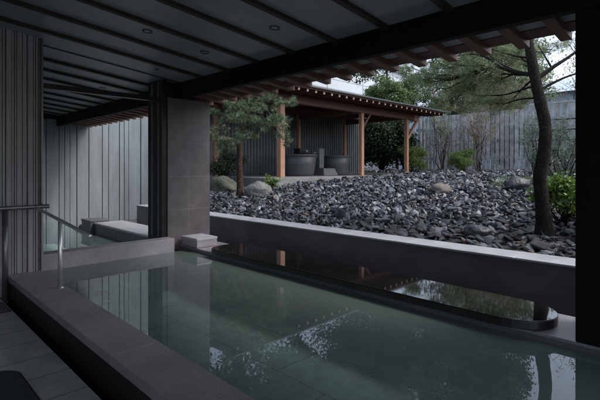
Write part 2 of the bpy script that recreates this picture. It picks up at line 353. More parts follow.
# basin
f = MB().box(-4.585, 3.0, 1.108, 2.655, -1.60, -1.40); f.box(-4.585, 3.0, 1.110, 1.40, -1.40, -1.19); f.box(-4.583, -3.9, 1.401, 2.0, -1.40, -1.19)
tag(build(f, 'pool_basin', 'pooltile', origin=(0,1.1,-1.4)), 'greenish tiled floor of the pool under the water', 'pool', kind='structure')
f = MB().box(-4.583, 2.998, 1.1085, 1.1095, -1.39, -.94)
f = MB(); f.add([(-4.584,1.109,-.965),(2.999,1.109,-.965),(2.999,2.649,-.965),(-4.584,2.649,-.965)], [(0,1,2,3)])
tag(build(f, 'water', 'water', origin=(0,0,-.965)), 'still greenish water in the indoor pool', 'water', kind='structure')
# pool drain
t = thing('pool_drain', (-4.27, 1.56, -1.185), 'round steel drain cover under the water near the handrail', 'drain')
c = (-4.27, 1.56)
build(MB().lathe(c, [(.0005,-1.183),(.036,-1.183),(.04,-1.188)], 24), 'drain_cover', 'gutter', t)
build(MB().lathe(c, [(.041,-1.188),(.042,-1.181),(.062,-1.181),(.066,-1.189)], 24), 'rim', 'gutter', t, smooth=True)

# ledge, slab, block on the garden side
t = thing('stone_ledge', (-2, 2.85, -1.12), 'pale stone ledge along the foot of the garden wall', 'ledge')
x = -4.748
while x < 3.0:
    x1 = min(x+1.6, 3.0); build(MB().box(x, x1-.003, 2.653, 3.098, -.938, -.92), 'ledge_stone', 'ledge', t, bevel=.003); x = x1
build(MB().box(-4.748, 2.998, 2.656, 3.096, -1.7, -.939), 'riser', 'wallstone', t)  # darker than the ledge top: shade on the front put into the colour
def slab_outline(x0, x1, y0, y1, n=18, e=.30):
    o = []; yc = (y0+y1)/2; hr = (y1-y0)/2
    for i in range(n+1):
        a = -PI/2 + PI*i/n; o.append((x1-e + e*abs(math.cos(a))**.8*1, yc+hr*math.sin(a)))
    for i in range(9):
        a = PI/2 + PI*i/8; o.append((x0+.16 - .16*abs(math.cos(a)), yc + hr*math.sin(a)))
    return o
t = thing('stone_bench', (-2.4, 2.83, -.92), 'long polished black slab with rounded end mirroring the trees', 'bench')
build(MB().prism(slab_outline(-4.1, -.745, 2.60, 3.068), -.9175, -.870), 'slab_edge', 'slab_edge', t, bevel=.004, segs=2)
build(MB().prism(slab_outline(-4.097, -.748, 2.603, 3.065), -.8697, -.866), 'polished_top', 'slab', t, bevel=.001)
t = thing('stone_block', (-4.53, 2.77, -.92), 'small pale topped stone block on the ledge beside the pillar', 'block')
build(MB().box(-4.70, -4.36, 2.66, 2.93, -.917, -.836), 'block_body', 'coping', t, bevel=.003)
build(MB().box(-4.704, -4.356, 2.656, 2.934, -.8355, -.811), 'block_top', 'cap', t, bevel=.003)

# garden wall, a narrow dark channel between it and the ledge
t = thing('garden_wall', (-3, 3.9, -1.12), 'low dark stone wall with a pale cap between the pool and the stones', 'wall')
build(MB().box(-8.5, 3.2, 3.81, 4.10, -1.7, -.761), 'wall_face', 'wallstone', t)
x = -8.515
while x < 3.2:
    x1 = min(x+1.8, 3.2); build(MB().box(x, x1-.003, 3.80, 4.125, -.760, -.743), 'cap_stone', 'cap', t, bevel=.003); x = x1
f = MB().box(-4.74, 3.0, 3.1, 3.808, -1.7, -1.16); tag(build(f, 'channel', 'gutter'), 'dark channel between ledge and garden wall', 'channel', kind='structure')

# pillar + black post
t = thing('tiled_pillar', (-4.94, 2.8, -.9), 'square pillar faced with large grey stone tiles at the pool corner', 'pillar')
build(MB().box(-5.13, -4.75, 2.503, 3.083, -1.7, .836), 'tile_facing', 'pillar', t, bevel=.002)
build(MB().box(-5.13, -4.78, 2.503, 2.648, .838, ceil_z(2.503)-.03), 'pillar_head', 'black', t)
t = thing('steel_post', (-4.94, 2.46, -.9), 'black steel post standing against the tiled pillar', 'post')
build(MB().box(-5.13, -4.765, 2.44, 2.4995, -1.1, ceil_z(2.44)-.002), 'post_face', 'black', t, bevel=.003)
build(MB().box(-5.02, -4.99, 2.428, 2.439, -.81, ceil_z(2.43)-.03), 'glazing_bar', 'steeldark', t)
build(MB().box(-4.86, -4.84, 2.428, 2.439, -.81, ceil_z(2.43)-.03), 'glazing_bar', 'steeldark', t)
# lintel
tag(build(MB().box(-4.74, -4.68, 1.137, 2.437, .765, .815), 'lintel', 'black', bevel=.004), 'thin dark metal lintel between ribbed wall and black post', 'lintel')

# right column
tag(build(MB().box(-.612, .15, 2.655, 3.08, -.9185, .836), 'dark_column', 'column', bevel=.004), 'broad black column at the right edge of the opening', 'column')

# roof beam + eave
t = thing('roof_beam', (-3, 2.72, .84), 'heavy black beam running over the opening to the garden', 'beam')
build(MB().box(-9.58, 3.2, 2.65, 2.72, .838, 1.05), 'beam_timber', 'beam', t, bevel=.004)
build(MB().box(-9.58, 3.2, 2.735, 2.79, .895, 1.06), 'rear_board', 'beam', t)
t = thing('eave', (-3, 3.0, .9), 'open timber eave with red brown rafters above the opening', 'eave')
build(MB().hexa(slope_box(-9.58, 3.2, 2.80, 3.09, -.066, -.045)), 'frieze_board', 'ceil', t)
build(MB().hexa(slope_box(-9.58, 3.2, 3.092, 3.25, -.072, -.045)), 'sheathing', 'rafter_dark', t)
build(MB().hexa(slope_box(-9.58, 3.2, 2.80, 3.29, -.043, .05)), 'roof_edge', 'roofmetal', t)
random.seed(5)
x = -9.45; sp = .262
while x < 3.1:
    w = .036 + random.uniform(-.002,.002); ty = 3.275 + random.uniform(-.006,.006)
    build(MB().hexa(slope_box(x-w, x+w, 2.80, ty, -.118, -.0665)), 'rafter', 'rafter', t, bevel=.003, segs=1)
    x += sp

# handrail
t = thing('handrail', (-4.4, .82, -1.12), 'metal handrail leading from the ribbed wall down over the coping', 'handrail')
build(MB().tube([(-4.40,.40,-.345),(-4.40,1.155,-.345)], .019, 12), 'rail', 'steeldark', t, smooth=False)
o = build(MB().tube([(-4.40,1.05,-.352),(-3.75,1.055,-.405),(-3.09,1.06,-.462)], .0135, 12), 'rail', 'steel', t, smooth=True)
tag(o, 'bright sloping rail')
build(MB().tube([(-4.40,.822,-1.118),(-4.40,.822,-.36)], .021, 14), 'post', 'steeldark', t, smooth=True)
build(MB().tube([(-3.73,1.058,-.933),(-3.73,1.058,-.415)], .016, 14), 'post', 'steel', t, smooth=True)
build(MB().lathe((-3.73,1.058), [(.0005,-.928),(.022,-.928),(.026,-.934)], 20), 'foot_plate', 'steel', t)

# drain grate
t = thing('drain_grate', (-4.2,.72,-1.12), 'small slotted drain grate in the floor by the rail post', 'grate')
build(MB().box(-4.33,-4.0,.66,.785,-1.119,-1.1165), 'frame', 'gutter', t)
for i in range(9): build(MB().box(-4.32+i*.036,-4.308+i*.036,.668,.777,-1.1163,-1.113), 'bar', 'steeldark', t)
# mat
def rrect(x0,x1,y0,y1,r,n=10):
    o = []
    for cx,cy,a0 in [(x1-r,y1-r,0),(x0+r,y1-r,PI/2),(x0+r,y0+r,PI),(x1-r,y0+r,1.5*PI)]:
        for i in range(n+1): a = a0+PI/2*i/n; o.append((cx+r*math.cos(a), cy+r*math.sin(a)))
    return o
t = thing('bath_mat', (-2.5,.3,-1.12), 'dark speckled mat with rounded corners on the floor tiles', 'mat')
build(MB().prism(rrect(-2.86,-2.2,-.25,.585,.13), -1.119, -1.111), 'edge', 'matedge', t, bevel=.003)
build(MB().prism(rrect(-2.85,-2.21,-.24,.575,.12), -1.1108, -1.107), 'pad', 'mat', t, bevel=.002)

# ------------------------------------------------------------------ outer pool on the left
f = MB().box(-9.58, -4.76, -3.2, 2.60, -1.7, -1.5); tag(build(f, 'outer_pool_basin', 'pooltile'), 'greenish tiled floor of the outer pool', 'pool', kind='structure')
f = MB().add([(-9.58,-3.2,-1.07),(-4.76,-3.2,-1.07),(-4.76,2.625,-1.07),(-9.58,2.625,-1.07)], [(0,1,2,3)])
tag(build(f, 'water', 'water2', origin=(-7,0,-1.07)), 'still water in the outer pool', 'water', kind='structure')
t = thing('outer_coping', (-6.2,2.9,-1.12), 'pale topped coping of the outer pool behind the lintel', 'coping')
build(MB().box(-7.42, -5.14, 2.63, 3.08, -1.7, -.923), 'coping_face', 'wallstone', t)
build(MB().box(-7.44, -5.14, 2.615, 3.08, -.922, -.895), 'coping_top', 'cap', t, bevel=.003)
t = thing('stone_block', (-7.6,2.8,-1.12), 'dark low stone block at the far corner of the outer pool', 'block')
build(MB().box(-7.86, -7.45, 2.56, 2.86, -1.6, -.885), 'block_body', 'wallstone', t, bevel=.004)
build(MB().box(-7.87, -7.44, 2.55, 2.87, -.884, -.862), 'block_top', 'wallstone', t, bevel=.003)
t = thing('outer_platform', (-8.5,2.9,-1.12), 'dark stone edge in the far corner of the outer pool', 'edge')
build(MB().box(-9.57, -7.47, 3.082, 4.5, -1.6, -1.16), 'edge_stone', 'wallstone', t, bevel=.004)

# concrete wall, board marked with irregular shadow gaps
t = thing('concrete_wall', (-9.7, 1, -1.12), 'tall pale board marked concrete wall behind the outer pool', 'wall')
build(MB().box(-9.8, -9.622, -3.4, 5.2, -1.7, 1.9), 'wall_core', 'groove', t)
f = MB(); y = -3.4; random.seed(8)
while y < 5.19:
    w = random.choice([.09,.12,.16,.22,.26,.30]); g = random.choice([.010,.014,.022])
    dx = random.uniform(0,.012); f.box(-9.621, -9.60+dx, y, min(y+w,5.2), -1.7, 1.9); y += w+g
build(f, 'wall_panels', 'concrete', t, bevel=.004, segs=1)
tag(build(MB().box(-9.585, -9.35, -3.2, 2.64, .97, 1.5), 'wall_beam', 'beam'), 'black beam at the ceiling along the concrete wall', 'beam')

# ------------------------------------------------------------------ GROUND
xs_ = np.concatenate([np.array([-400,-150,-60,-30,-20,-16,-13]), np.arange(-12,4.01,.25), np.array([6,10,20,60,150,400])])
ys_ = np.concatenate([np.arange(4.105,10,.2), np.arange(10,19,.5), np.array([20,24,40,80,200,500])])
V = []; 
for y in ys_:
    for x in xs_: V.append((x, y, float(ground_z(x,y)) - .035))
F = []; nx = len(xs_)
for j in range(len(ys_)-1):
    for i in range(nx-1): F.append((j*nx+i, j*nx+i+1, (j+1)*nx+i+1, (j+1)*nx+i))
mb = MB(); mb.add(V, F); tag(build(mb, 'ground', 'earth', origin=(0,4.1,-.7)), 'dark earth under the stones and beyond the fence', 'ground', kind='structure')
mb = MB().add([(-400,-400,-1.75),(400,-400,-1.75),(400,4.09,-1.75),(-400,4.09,-1.75)], [(0,1,2,3)]); tag(build(mb, 'lower_ground', 'earth', origin=(0,0,-1.75)), 'dark earth under the bath house', 'ground', kind='structure')

# ------------------------------------------------------------------ slate stones
ico = None
import bmesh
def ico_sphere(sub):
    bm = bmesh.new(); bmesh.ops.create_icosphere(bm, subdivisions=sub, radius=1)
    v = np.array([p.co[:] for p in bm.verts]); f = np.array([[q.index for q in p.verts] for p in bm.faces]); bm.free(); return v, f
def stone_shape(rng, npts=11, bev=0):
    """an angular split stone: the hull of a few corners, flattened"""
    bm = bmesh.new()
    ax = np.array([1, rng.uniform(.55,.9), rng.uniform(.25,.5)])
    for k in range(npts):
        d = rng.normal(size=3); d /= np.linalg.norm(d); d = np.sign(d)*np.abs(d)**.75
        bm.verts.new((d/np.linalg.norm(d)*rng.uniform(.8,1.12))*ax)
    r = bmesh.ops.convex_hull(bm, input=bm.verts)
    for g in [v for v in bm.verts if not v.link_faces]: bm.verts.remove(g)
    if bev: bmesh.ops.bevel(bm, geom=list(bm.edges)+list(bm.verts), offset=bev, segments=1, affect='EDGES', profile=.5); bmesh.ops.triangulate(bm, faces=bm.faces)
    bm.verts.index_update()
    v = np.array([p.co[:] for p in bm.verts]); f = np.array([[q.index for q in p.verts] for p in bm.faces]); bm.free(); return v, f
shapes = [stone_shape(R, 14) for _ in range(40)]
shapes_hi = [stone_shape(R, 16, .07) for _ in range(30)]
def rot(rng, tilt=.5):
    return (Matrix.Rotation(rng.uniform(0,2*PI),3,'Z') @ Matrix.Rotation(rng.normal()*tilt,3,'X') @ Matrix.Rotation(rng.normal()*tilt,3,'Y') @ Matrix.Rotation(rng.uniform(0,2*PI),3,'Z'))
def inside(x, y):
    if x > -11.4 and x < 2.6 and 4.17 < y < 17.2:
        if x < -8.02 and 6.84 < y < 15.4: return False
        if x < -8.5 and y < 4.5: return False
        if x < -9.5 and y < 5.3: return False
        a = (.703*x+.711*y)/(-.711*x+.703*y)
        if a > .86: return False
        return True
    return False
pts = []; near = []
# density falls with distance; a jittered lattice keeps them packed like a real bed
def scatter():
    y = 4.19
    while y < 17.2:
        s = .097 + .0030*(y-4.1)
        x = -11.4
        while x < 2.6:
            jx, jy = x + R.uniform(-.5,.5)*s, y + R.uniform(-.5,.5)*s
            if inside(jx, jy): yield jx, jy, s
            x += s
        y += s*.9
for x, y, s in scatter():
    big = R.random()
    size = s*R.uniform(.30,.86)*(1.7 if big > .9 else 1)
    a = (.703*x+.711*y)/(-.711*x+.703*y)
    pts.append((x, y, size, a))
pts_arr = sorted(pts, key=lambda p: (0 if (-.22 < p[3] < .64) else 100) + (-.711*p[0]+.703*p[1]) - 14*p[2])
singles = pts_arr[:290]; rest = pts_arr[290:]
# extra second layer
extra = []
for (x,y,s,a) in rest:
    if R.random() < .55: extra.append((x+R.normal()*.03, y+R.normal()*.03, s*R.uniform(.7,1.05), a, .035))
VV = []; FF = []; n = 0
for p in [(*q, 0.0) for q in rest] + [e for e in extra if inside(e[0],e[1])]:
    x, y, s, a, dz = p
    v, f_ = shapes[R.integers(len(shapes))]
    m3 = np.array(rot(R, .62)); vv = (v*s) @ m3.T
    vv = vv + np.array([x, y, ground_z(x,y) - .012 + dz + R.uniform(-.012,.018)])
    VV.append(vv); FF.append(f_+n); n += len(v)
o = fastmesh('slate_stones', np.concatenate(VV), np.concatenate(FF), 'stones', origin=(-3,6,-.5))
tag(o, 'bed of broken blue grey slate stones filling the garden', 'stones', kind='stuff')
smesh = []
for i, (v, f_) in enumerate(shapes_hi):
    me = bpy.data.meshes.new('slate_stone'); me.from_pydata(v.tolist(), [], f_.tolist()); me.materials.append(M['stones']); smesh.append(me)
for (x,y,s,a) in singles:
    o = bpy.data.objects.new('slate_stone', smesh[R.integers(len(smesh))]); COL.objects.link(o)
    o.location = (x, y, float(ground_z(x,y)) + R.uniform(-.012,.022) + H); o.rotation_euler = rot(R,.5).to_euler(); o.scale = (s,)*3
    tag(o, 'broken slate stone lying loose among others just behind the pale wall cap', 'stone', 'slate stones behind the wall cap')

for i, (x, y) in enumerate([(-2.35,4.75),(-2.9,5.2),(-1.9,5.3),(-3.6,6.1),(-4.4,5.1),(-2.2,6.4),(-5.3,6.2),(-3.2,4.45)]):
    a = R.uniform(0,6.28); g = float(ground_z(x,y)) + .055; l, w_ = .038, .019; c, q = math.cos(a), math.sin(a)
    P_ = [(-l,0,0),(-l*.3,w_,.006),(l*.4,w_*.8,.008),(l,0,.002),(l*.4,-w_*.8,.008),(-l*.3,-w_,.006),(0,0,-.002)]
    mb = MB(); mb.add([(x+u*c-v*q, y+u*q+v*c, g+z) for u,v,z in P_], [(0,6,1),(1,6,2),(2,6,3),(3,6,4),(4,6,5),(5,6,0)])
    tag(build(mb, 'fallen_leaf', 'leaf_yellow'), 'small yellow brown leaf fallen on the slate stones', 'leaf', 'leaves fallen on the stones')

def boulder(x, y, w, d, h, m, label, seed, sink=.06, rz=0, name='boulder'):
    v, f_ = ico_sphere(4); rr = np.random.default_rng(seed)
    off = rr.uniform(0,50,3)
    out = []
    for p in v:
        q = Vector(p); k = 1 + .28*noise.noise(q*1.1+Vector(off)) + .10*noise.noise(q*2.6+Vector(off)) + .03*noise.noise(q*8+Vector(off))
        out.append((p[0]*k*w/2, p[1]*k*d/2, p[2]*k*h*.62))
    c, s_ = math.cos(rz), math.sin(rz); g = float(ground_z(x,y))
    mb = MB(); mb.add([(x+a*c-b*s_, y+a*s_+b*c, g+h*.42-sink+z) for a,b,z in out], [tuple(q) for q in f_.tolist()])
    tag(build(mb, name, m, origin=(x,y,g), smooth=True), label, 'boulder')
boulder(-7.3, 5.95, .60, .50, .36, 'boulder', 'rounded grey granite boulder beside the small pine trunk', 1, rz=.8)  # most boulder spots back-projected from image pixels onto the ground, baked in
boulder(-8.85, 6.1, .74, .54, .42, 'boulder_moss', 'dark mossy boulder between the pillar and the small pine', 2, .04, rz=.6)
boulder(-3.80, 7.3, .42, .32, .19, 'boulder_brown', 'flat brownish boulder lying in the middle of the slate stones', 3, .02, rz=.9)
boulder(-1.96, 4.6, .30, .20, .13, 'boulder_dark', 'smooth dark flat boulder close behind the pale wall cap', 4, .0, rz=.5)
boulder(-2.75, 8.1, .46, .34, .25, 'boulder_dark', 'rounded dark boulder by the ground cover left of the big trunk', 5, .02, rz=.9)
boulder(-3.55, 12.6, .66, .48, .50, 'boulder_brown', 'tall brown boulder beside the fence right of the big trunk', 6, .03)
boulder(-.98, 5.0, .36, .24, .19, 'boulder_dark', 'dark boulder at the foot of the bright leafed shrub', 9, .02)

# ------------------------------------------------------------------ PAVILION
PX = -8.4; BX = -11.22; PZ = -.24  # pavilion, fence, buildings and far planting: numbers scaled up about the camera
pav = thing('pavilion', (-9.8, 10.7, PZ), 'open cedar pavilion with a low roof over two pottery tubs', 'pavilion')
build(MB().box(-11.5, -8.06, 6.90, 15.3, -1.2, PZ-.005), 'platform', 'platform', pav, bevel=.012)
for yy in (7.61, 11.04, 13.68):
    hw = .078 if yy < 8 else .062
    build(MB().box(PX-hw, PX+hw, yy-hw, yy+hw, PZ, 1.73), 'post', 'cedar', pav, bevel=.006)
for yy in (7.49, 11.04, 13.63):
    build(MB().box(BX-.06, BX+.06, yy-.06, yy+.06, PZ, 1.94), 'post', 'cedar', pav, bevel=.006)
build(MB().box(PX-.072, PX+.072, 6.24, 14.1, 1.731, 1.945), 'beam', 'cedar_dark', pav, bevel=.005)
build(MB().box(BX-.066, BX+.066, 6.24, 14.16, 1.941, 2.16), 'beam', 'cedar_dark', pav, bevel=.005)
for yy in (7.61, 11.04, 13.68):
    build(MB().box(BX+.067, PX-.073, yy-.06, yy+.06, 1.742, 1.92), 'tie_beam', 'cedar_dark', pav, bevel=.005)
build(MB().box(PX-.074, PX+.074, 14.103, 14.4, 1.72, 1.95), 'beam_end', 'cedar', pav, bevel=.005)
def bar(p, q, w, t_):
    p = Vector(p); q = Vector(q); d = (q-p).normalized(); a = d.cross(Vector((0,0,1)))
    if a.length < .01: a = Vector((1,0,0))
    a.normalize(); b = d.cross(a); mb = MB(); v = []
    for c in (p, q):
        for sx, sy in ((-1,-1),(1,-1),(1,1),(-1,1)): v.append(c + a*sx*w/2 + b*sy*t_/2)
    return mb.add(v, [(0,3,2,1),(4,5,6,7),(0,1,5,4),(1,2,6,5),(2,3,7,6),(3,0,4,7)])
build(bar((PX,13.72,1.02),(PX,14.38,1.74),.07,.085), 'strut', 'cedar', pav)
build(bar((PX,11.08,1.26),(PX,11.5,1.75),.06,.07), 'strut', 'cedar_dark', pav)
def rz_(x): return 1.985 + .06*(-7.56 - x)
def roofbox(x0,x1,y0,y1,d0,d1):
    return [(x0,y0,rz_(x0)+d0),(x1,y0,rz_(x1)+d0),(x1,y1,rz_(x1)+d0),(x0,y1,rz_(x0)+d0),(x0,y0,rz_(x0)+d1),(x1,y0,rz_(x1)+d1),(x1,y1,rz_(x1)+d1),(x0,y1,rz_(x0)+d1)]
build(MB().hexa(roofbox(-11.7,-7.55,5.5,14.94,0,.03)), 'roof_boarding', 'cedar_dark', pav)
rf = build(MB().hexa(roofbox(-11.74,-7.49,5.48,15.0,.032,.078)), 'roof', 'roofmetal', pav, bevel=.007)
y = 5.64
while y < 14.9:
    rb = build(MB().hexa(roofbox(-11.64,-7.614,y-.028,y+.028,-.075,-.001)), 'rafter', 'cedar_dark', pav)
    build(MB().hexa(roofbox(-7.613,-7.60,y-.027,y+.027,-.066,-.005)), 'rafter_end', 'endgrain', rb)
    y += .308
# siding wall behind it
t = thing('siding_wall', (-11.6, 11, -.36), 'dark grey corrugated wall behind the pavilion', 'wall')
build(MB().box(-11.76, -11.60, 5.6, 15.2, -1.3, 2.22), 'wall_core', 'siding', t)
f = MB(); y = 5.61; random.seed(12)
while y < 15.1:
    f.hexa([(-11.599,y,-1.2),(-11.599,y+.084,-1.2),(-11.565,y+.066,-1.2),(-11.565,y+.018,-1.2),(-11.599,y,2.21),(-11.599,y+.084,2.21),(-11.565,y+.066,2.21),(-11.565,y+.018,2.21)]); y += .135
build(f, 'corrugation', 'siding', t)

def tub(x, y, r, label, zt=.42):
    t = thing('pottery_tub', (x,y,PZ), label, 'tub', 'pottery bath tubs under the pavilion')
    zb = PZ-.002
    build(MB().lathe((x,y), [(.001,zb),(r*.80,zb),(r*.84,zb+.06),(r*.92,zb+.34),(r*.98,zt-.06),(r*.955,zt-.055),(r*.90,zt-.06),(r*.84,zb+.25),(r*.7,zb+.08),(.001,zb+.07)], 48), 'bowl', 'tub', t, smooth=True)
    build(MB().lathe((x,y), [(r*.98,zt-.06),(r*1.03,zt-.054),(r*1.045,zt-.024),(r*1.02,zt),(r*.92,zt),(r*.90,zt-.036)], 48), 'rim', 'tub', t, smooth=True)
    build(MB().lathe((x,y), [(.001,zt-.07),(r*.905,zt-.07)], 48), 'water_surface', 'water2', t)
tub(-9.72, 9.60, .54, 'larger dark pottery tub beside the front cedar post')
tub(-9.84, 11.47, .51, 'dark pottery tub on the right of the stone spout')
t = thing('stone_spout', (-9.8,10.62,PZ), 'grey stone spout pillar on a block between the two tubs', 'spout')
mb = MB(); mb.hexa([(-10.05,10.39,PZ-.003),(-9.30,10.28,PZ-.003),(-9.30,10.98,PZ-.003),(-10.05,10.92,PZ-.003),(-10.0,10.44,.0),(-9.38,10.35,-.01),(-9.38,10.9,-.01),(-10.0,10.87,.0)])
build(mb, 'base_block', 'basestone', t, bevel=.015)
mb = MB(); mb.hexa([(-9.9,10.49,-.002),(-9.69,10.49,-.004),(-9.69,10.71,-.004),(-9.9,10.71,-.002),(-9.91,10.48,.66),(-9.68,10.48,.64),(-9.68,10.715,.64),(-9.91,10.715,.67)])
build(mb, 'pillar_stone', 'basestone', t, bevel=.015)
build(MB().tube([(-9.79,10.56,.5),(-9.78,10.34,.5),(-9.78,10.30,.44)], .022, 10), 'spout_pipe', 'steeldark', t)
t = thing('bath_box', (-10.5,10.5,PZ), 'dark box on a thin stand behind the left tub', 'box')
build(MB().box(-10.6,-10.3,10.2,10.72,.48,.66), 'case', 'black', t, bevel=.01)
build(MB().box(-10.5,-10.42,10.42,10.5,PZ,.479), 'stand', 'black', t)
build(MB().tube([(-10.299,10.52,.57),(-10.288,10.52,.57)], .032, 16), 'dial', 'endgrain', t)

# ------------------------------------------------------------------ FENCE
FY = 17.4
t = thing('board_fence', (-7,FY,-.12), 'tall weathered grey board fence at the back of the garden', 'fence')
mb_r = MB().box(-10.2,-5.46,FY+.03,FY+.08,.36,.48); mb_r.box(-10.2,-5.46,FY+.03,FY+.08,1.62,1.74)
build(mb_r, 'rails', 'fence', t)
x = -10.1; i = 0; random.seed(21)
while x < -5.6:
    w = .138; zt = 2.23 + random.uniform(-.003,.003)
    build(MB().box(x, x+w, FY-.004*(i%2), FY+.026, -.15, zt), 'board', 'fence', t); x += w + .04; i += 1
for x in (-10.12, -7.8): build(MB().box(x,x+.1,FY+.082,FY+.18,-.12,2.2), 'fence_post', 'fence', t)
t = thing('slatted_gate', (-4.7,FY,-.12), 'grey fence section of wide horizontal boards with pickets above', 'fence')
for x in (-5.5,-3.96,-2.4,-.7,1.0): build(MB().box(x,x+.14,FY-.036,FY+.1,-.12,2.1), 'gate_post', 'fence', t)
for k in range(5):
    z = -.06 + k*.36; build(MB().box(-5.35, 2.6, FY+.0, FY+.034, z, z+.318), 'plank', 'fence', t)
build(MB().box(-5.35, 2.6, FY-.012, FY+.05, 1.75, 1.82), 'rail', 'fence', t)
x = -5.3; ztop = 2.31
while x < 2.5:
    build(MB().box(x, x+.144, FY+.0, FY+.03, 1.826, ztop), 'picket', 'fence', t); x += .228
build(MB().box(-5.52, 2.6, FY-.014, FY+.06, ztop, ztop+.06), 'top_rail', 'fence', t)
t = thing('side_fence', (3.1,10,-.12), 'weathered grey board fence along the right side of the garden', 'fence')
f = MB(); y = 4.2
while y < 17.2: f.box(3.0,3.03,y,y+.2,-.9,2.1); y += .22
build(f, 'boards', 'fence', t)

# ------------------------------------------------------------------ buildings beyond
t = thing('white_building', (-29,36,-.1), 'large white clad building rising behind the pavilion roof', 'building')
build(MB().box(-36,-26.4,17,58,-.2,10.4), 'wall', 'white', t)
f = MB()
for z in np.arange(1,10.3,.9): f.box(-26.399,-26.38,17,58,z,z+.03)
for y in np.arange(19,58,5.3): f.box(-26.399,-26.375,y,y+.06,-.1,10.35)
build(f, 'wall_joints', 'seam', t)
build(MB().box(-36.3,-26.1,16.7,58.3,10.41,10.7), 'roof', 'seam', t)
t = thing('pale_building', (-10,39,-.1), 'pale blue low building beyond the fence at the right', 'building')
build(MB().box(-23,2.4,36,45,-.2,5.5), 'wall', 'paleblue', t)
build(MB().hexa([(-23.3,35.4,5.51),(2.7,35.4,5.51),(2.7,45.6,5.51),(-23.3,45.6,5.51),(-23.3,40.3,7.2),(2.7,40.3,7.2),(2.7,40.6,7.2),(-23.3,40.6,7.2)]), 'roof', 'paleblue', t)
for x in (-19,-14.5,-9.5,-5): build(MB().box(x,x+1.4,35.95,35.985,2.3,3.6), 'window', 'glassdark', t)

# ------------------------------------------------------------------ VEGETATION
def leafcloud(centres, n, size, rng, squash=.5, shell=.55, curl=.35):
    """leaf-sized quads gathered in clumps; centres = [(x,y,z,rx,ry,rz)]"""
    C = np.array(centres, dtype=float); vol = (C[:,3]*C[:,4]*C[:,5])**.67
    idx = rng.choice(len(C), n, p=vol/vol.sum())
    d = rng.normal(size=(n,3)); d /= np.linalg.norm(d,axis=1)[:,None]
    rad = (shell + (1-shell)*rng.random(n)**.7)
    rad *= 1 + .18*rng.normal(size=n)
    P = C[idx,:3] + d*C[idx,3:6]*rad[:,None]
    nrm = d*.8 + rng.normal(size=(n,3))*.7 + np.array([0,0,.5]); nrm /= np.linalg.norm(nrm,axis=1)[:,None]
    t_ = np.cross(nrm, rng.normal(size=(n,3))); t_ /= np.linalg.norm(t_,axis=1)[:,None]
    b_ = np.cross(nrm, t_)
    s = size*rng.uniform(.6,1.3,n)[:,None]
    # leaf: a folded rhomb of two triangles sharing the midrib
    v0 = P - t_*s; v1 = P + b_*s*squash + nrm*s*curl*.4; v2 = P + t_*s; v3 = P - b_*s*squash + nrm*s*curl*.4
    V = np.stack([v0,v1,v2,v3],1).reshape(-1,3)
    base = np.arange(n)[:,None]*4
    F = np.concatenate([base+np.array([0,1,2]), base+np.array([0,2,3])],0)
    return V, F
def clumps(c, r, n, rng, frac=.35, surf=.75):
    out = []
    for _ in range(n):
        d = rng.normal(size=3); d /= np.linalg.norm(d); k = surf + rng.uniform(-.35,.25)
        f = frac*rng.uniform(.7,1.35)
        out.append((c[0]+d[0]*r[0]*k, c[1]+d[1]*r[1]*k, c[2]+d[2]*r[2]*k, r[0]*f, r[1]*f, r[2]*f*.8))
    return out
def branches(mb, base, tips, r0, rng, sag=.1, n=5, sides=5):
    for tp in tips:
        p = [np.array(base) + (np.array(tp)-np.array(base))*t_ + rng.normal(size=3)*.04*np.linalg.norm(np.array(tp)-np.array(base))*(0 if t_ in (0,1) else 1) + np.array([0,0,-sag*math.sin(PI*t_)]) for t_ in np.linspace(0,1,n)]
        mb.tube(p, [r0*(1-.8*t_) for t_ in np.linspace(0,1,n)], sides)
def tree(name, x, y, h, cr, cz, r, label, cat, leaf, bark, nleaf, size, seed, nclump=26, group=None, frac=.32, trunk_r=.08, lean=(0,0), surf=.75, squash=.5, lo=.35):
    rng = np.random.default_rng(seed); g = float(ground_z(x,y)) - .03
    t = thing(name, (x,y,g), label, cat, group)
    top = (x+lean[0], y+lean[1], cz + r[2]*.3)
    mb = MB(); n = 9
    path = [(x+lean[0]*s_+rng.normal()*.02*h*s_*(1-s_), y+lean[1]*s_+rng.normal()*.02*h*s_*(1-s_), g+(top[2]-g)*s_) for s_ in np.linspace(0,1,n)]
    mb.tube(path, [trunk_r*(1.25-.25*min(1,4*s_))*(1-.75*s_) for s_ in np.linspace(0,1,n)], 9)
    build(mb, 'trunk', bark, t, smooth=True)
    C = clumps((x+lean[0],y+lean[1],cz), r, nclump, rng, frac, surf)
    mb = MB()
    for c in C:
        s_ = rng.uniform(lo,.95); b = path[int(s_*(n-1))]; branches(mb, b, [c[:3]], trunk_r*.3, rng, sag=-.05*h*.1)
    build(mb, 'limbs', bark, t, smooth=True)
    V, F = leafcloud(C, nleaf, size, rng, squash=squash)
    fastmesh('crown', V, F, leaf, t)
    return t
def bush(name, x, y, r, h, label, leaf, n, size, seed, bark='bark_dark', z0=.0, nclump=14, cat='bush', squash=.4, frac=.38):
    rng = np.random.default_rng(seed); g = float(ground_z(x,y)) - .02
    t = thing(name, (x,y,g), label, cat)
    C = clumps((x,y,g+z0+h*.55), (r,r,h*.5), nclump, rng, frac, .65)
    mb = MB()
    for c in C: branches(mb, (x+rng.normal()*.03,y+rng.normal()*.03,g), [c[:3]], .009+.01*r, rng, sag=0)
    build(mb, 'stems', bark, t)
    V, F = leafcloud(C, n, size, rng, squash=squash, shell=.2); fastmesh('foliage', V, F, leaf, t)
    return t

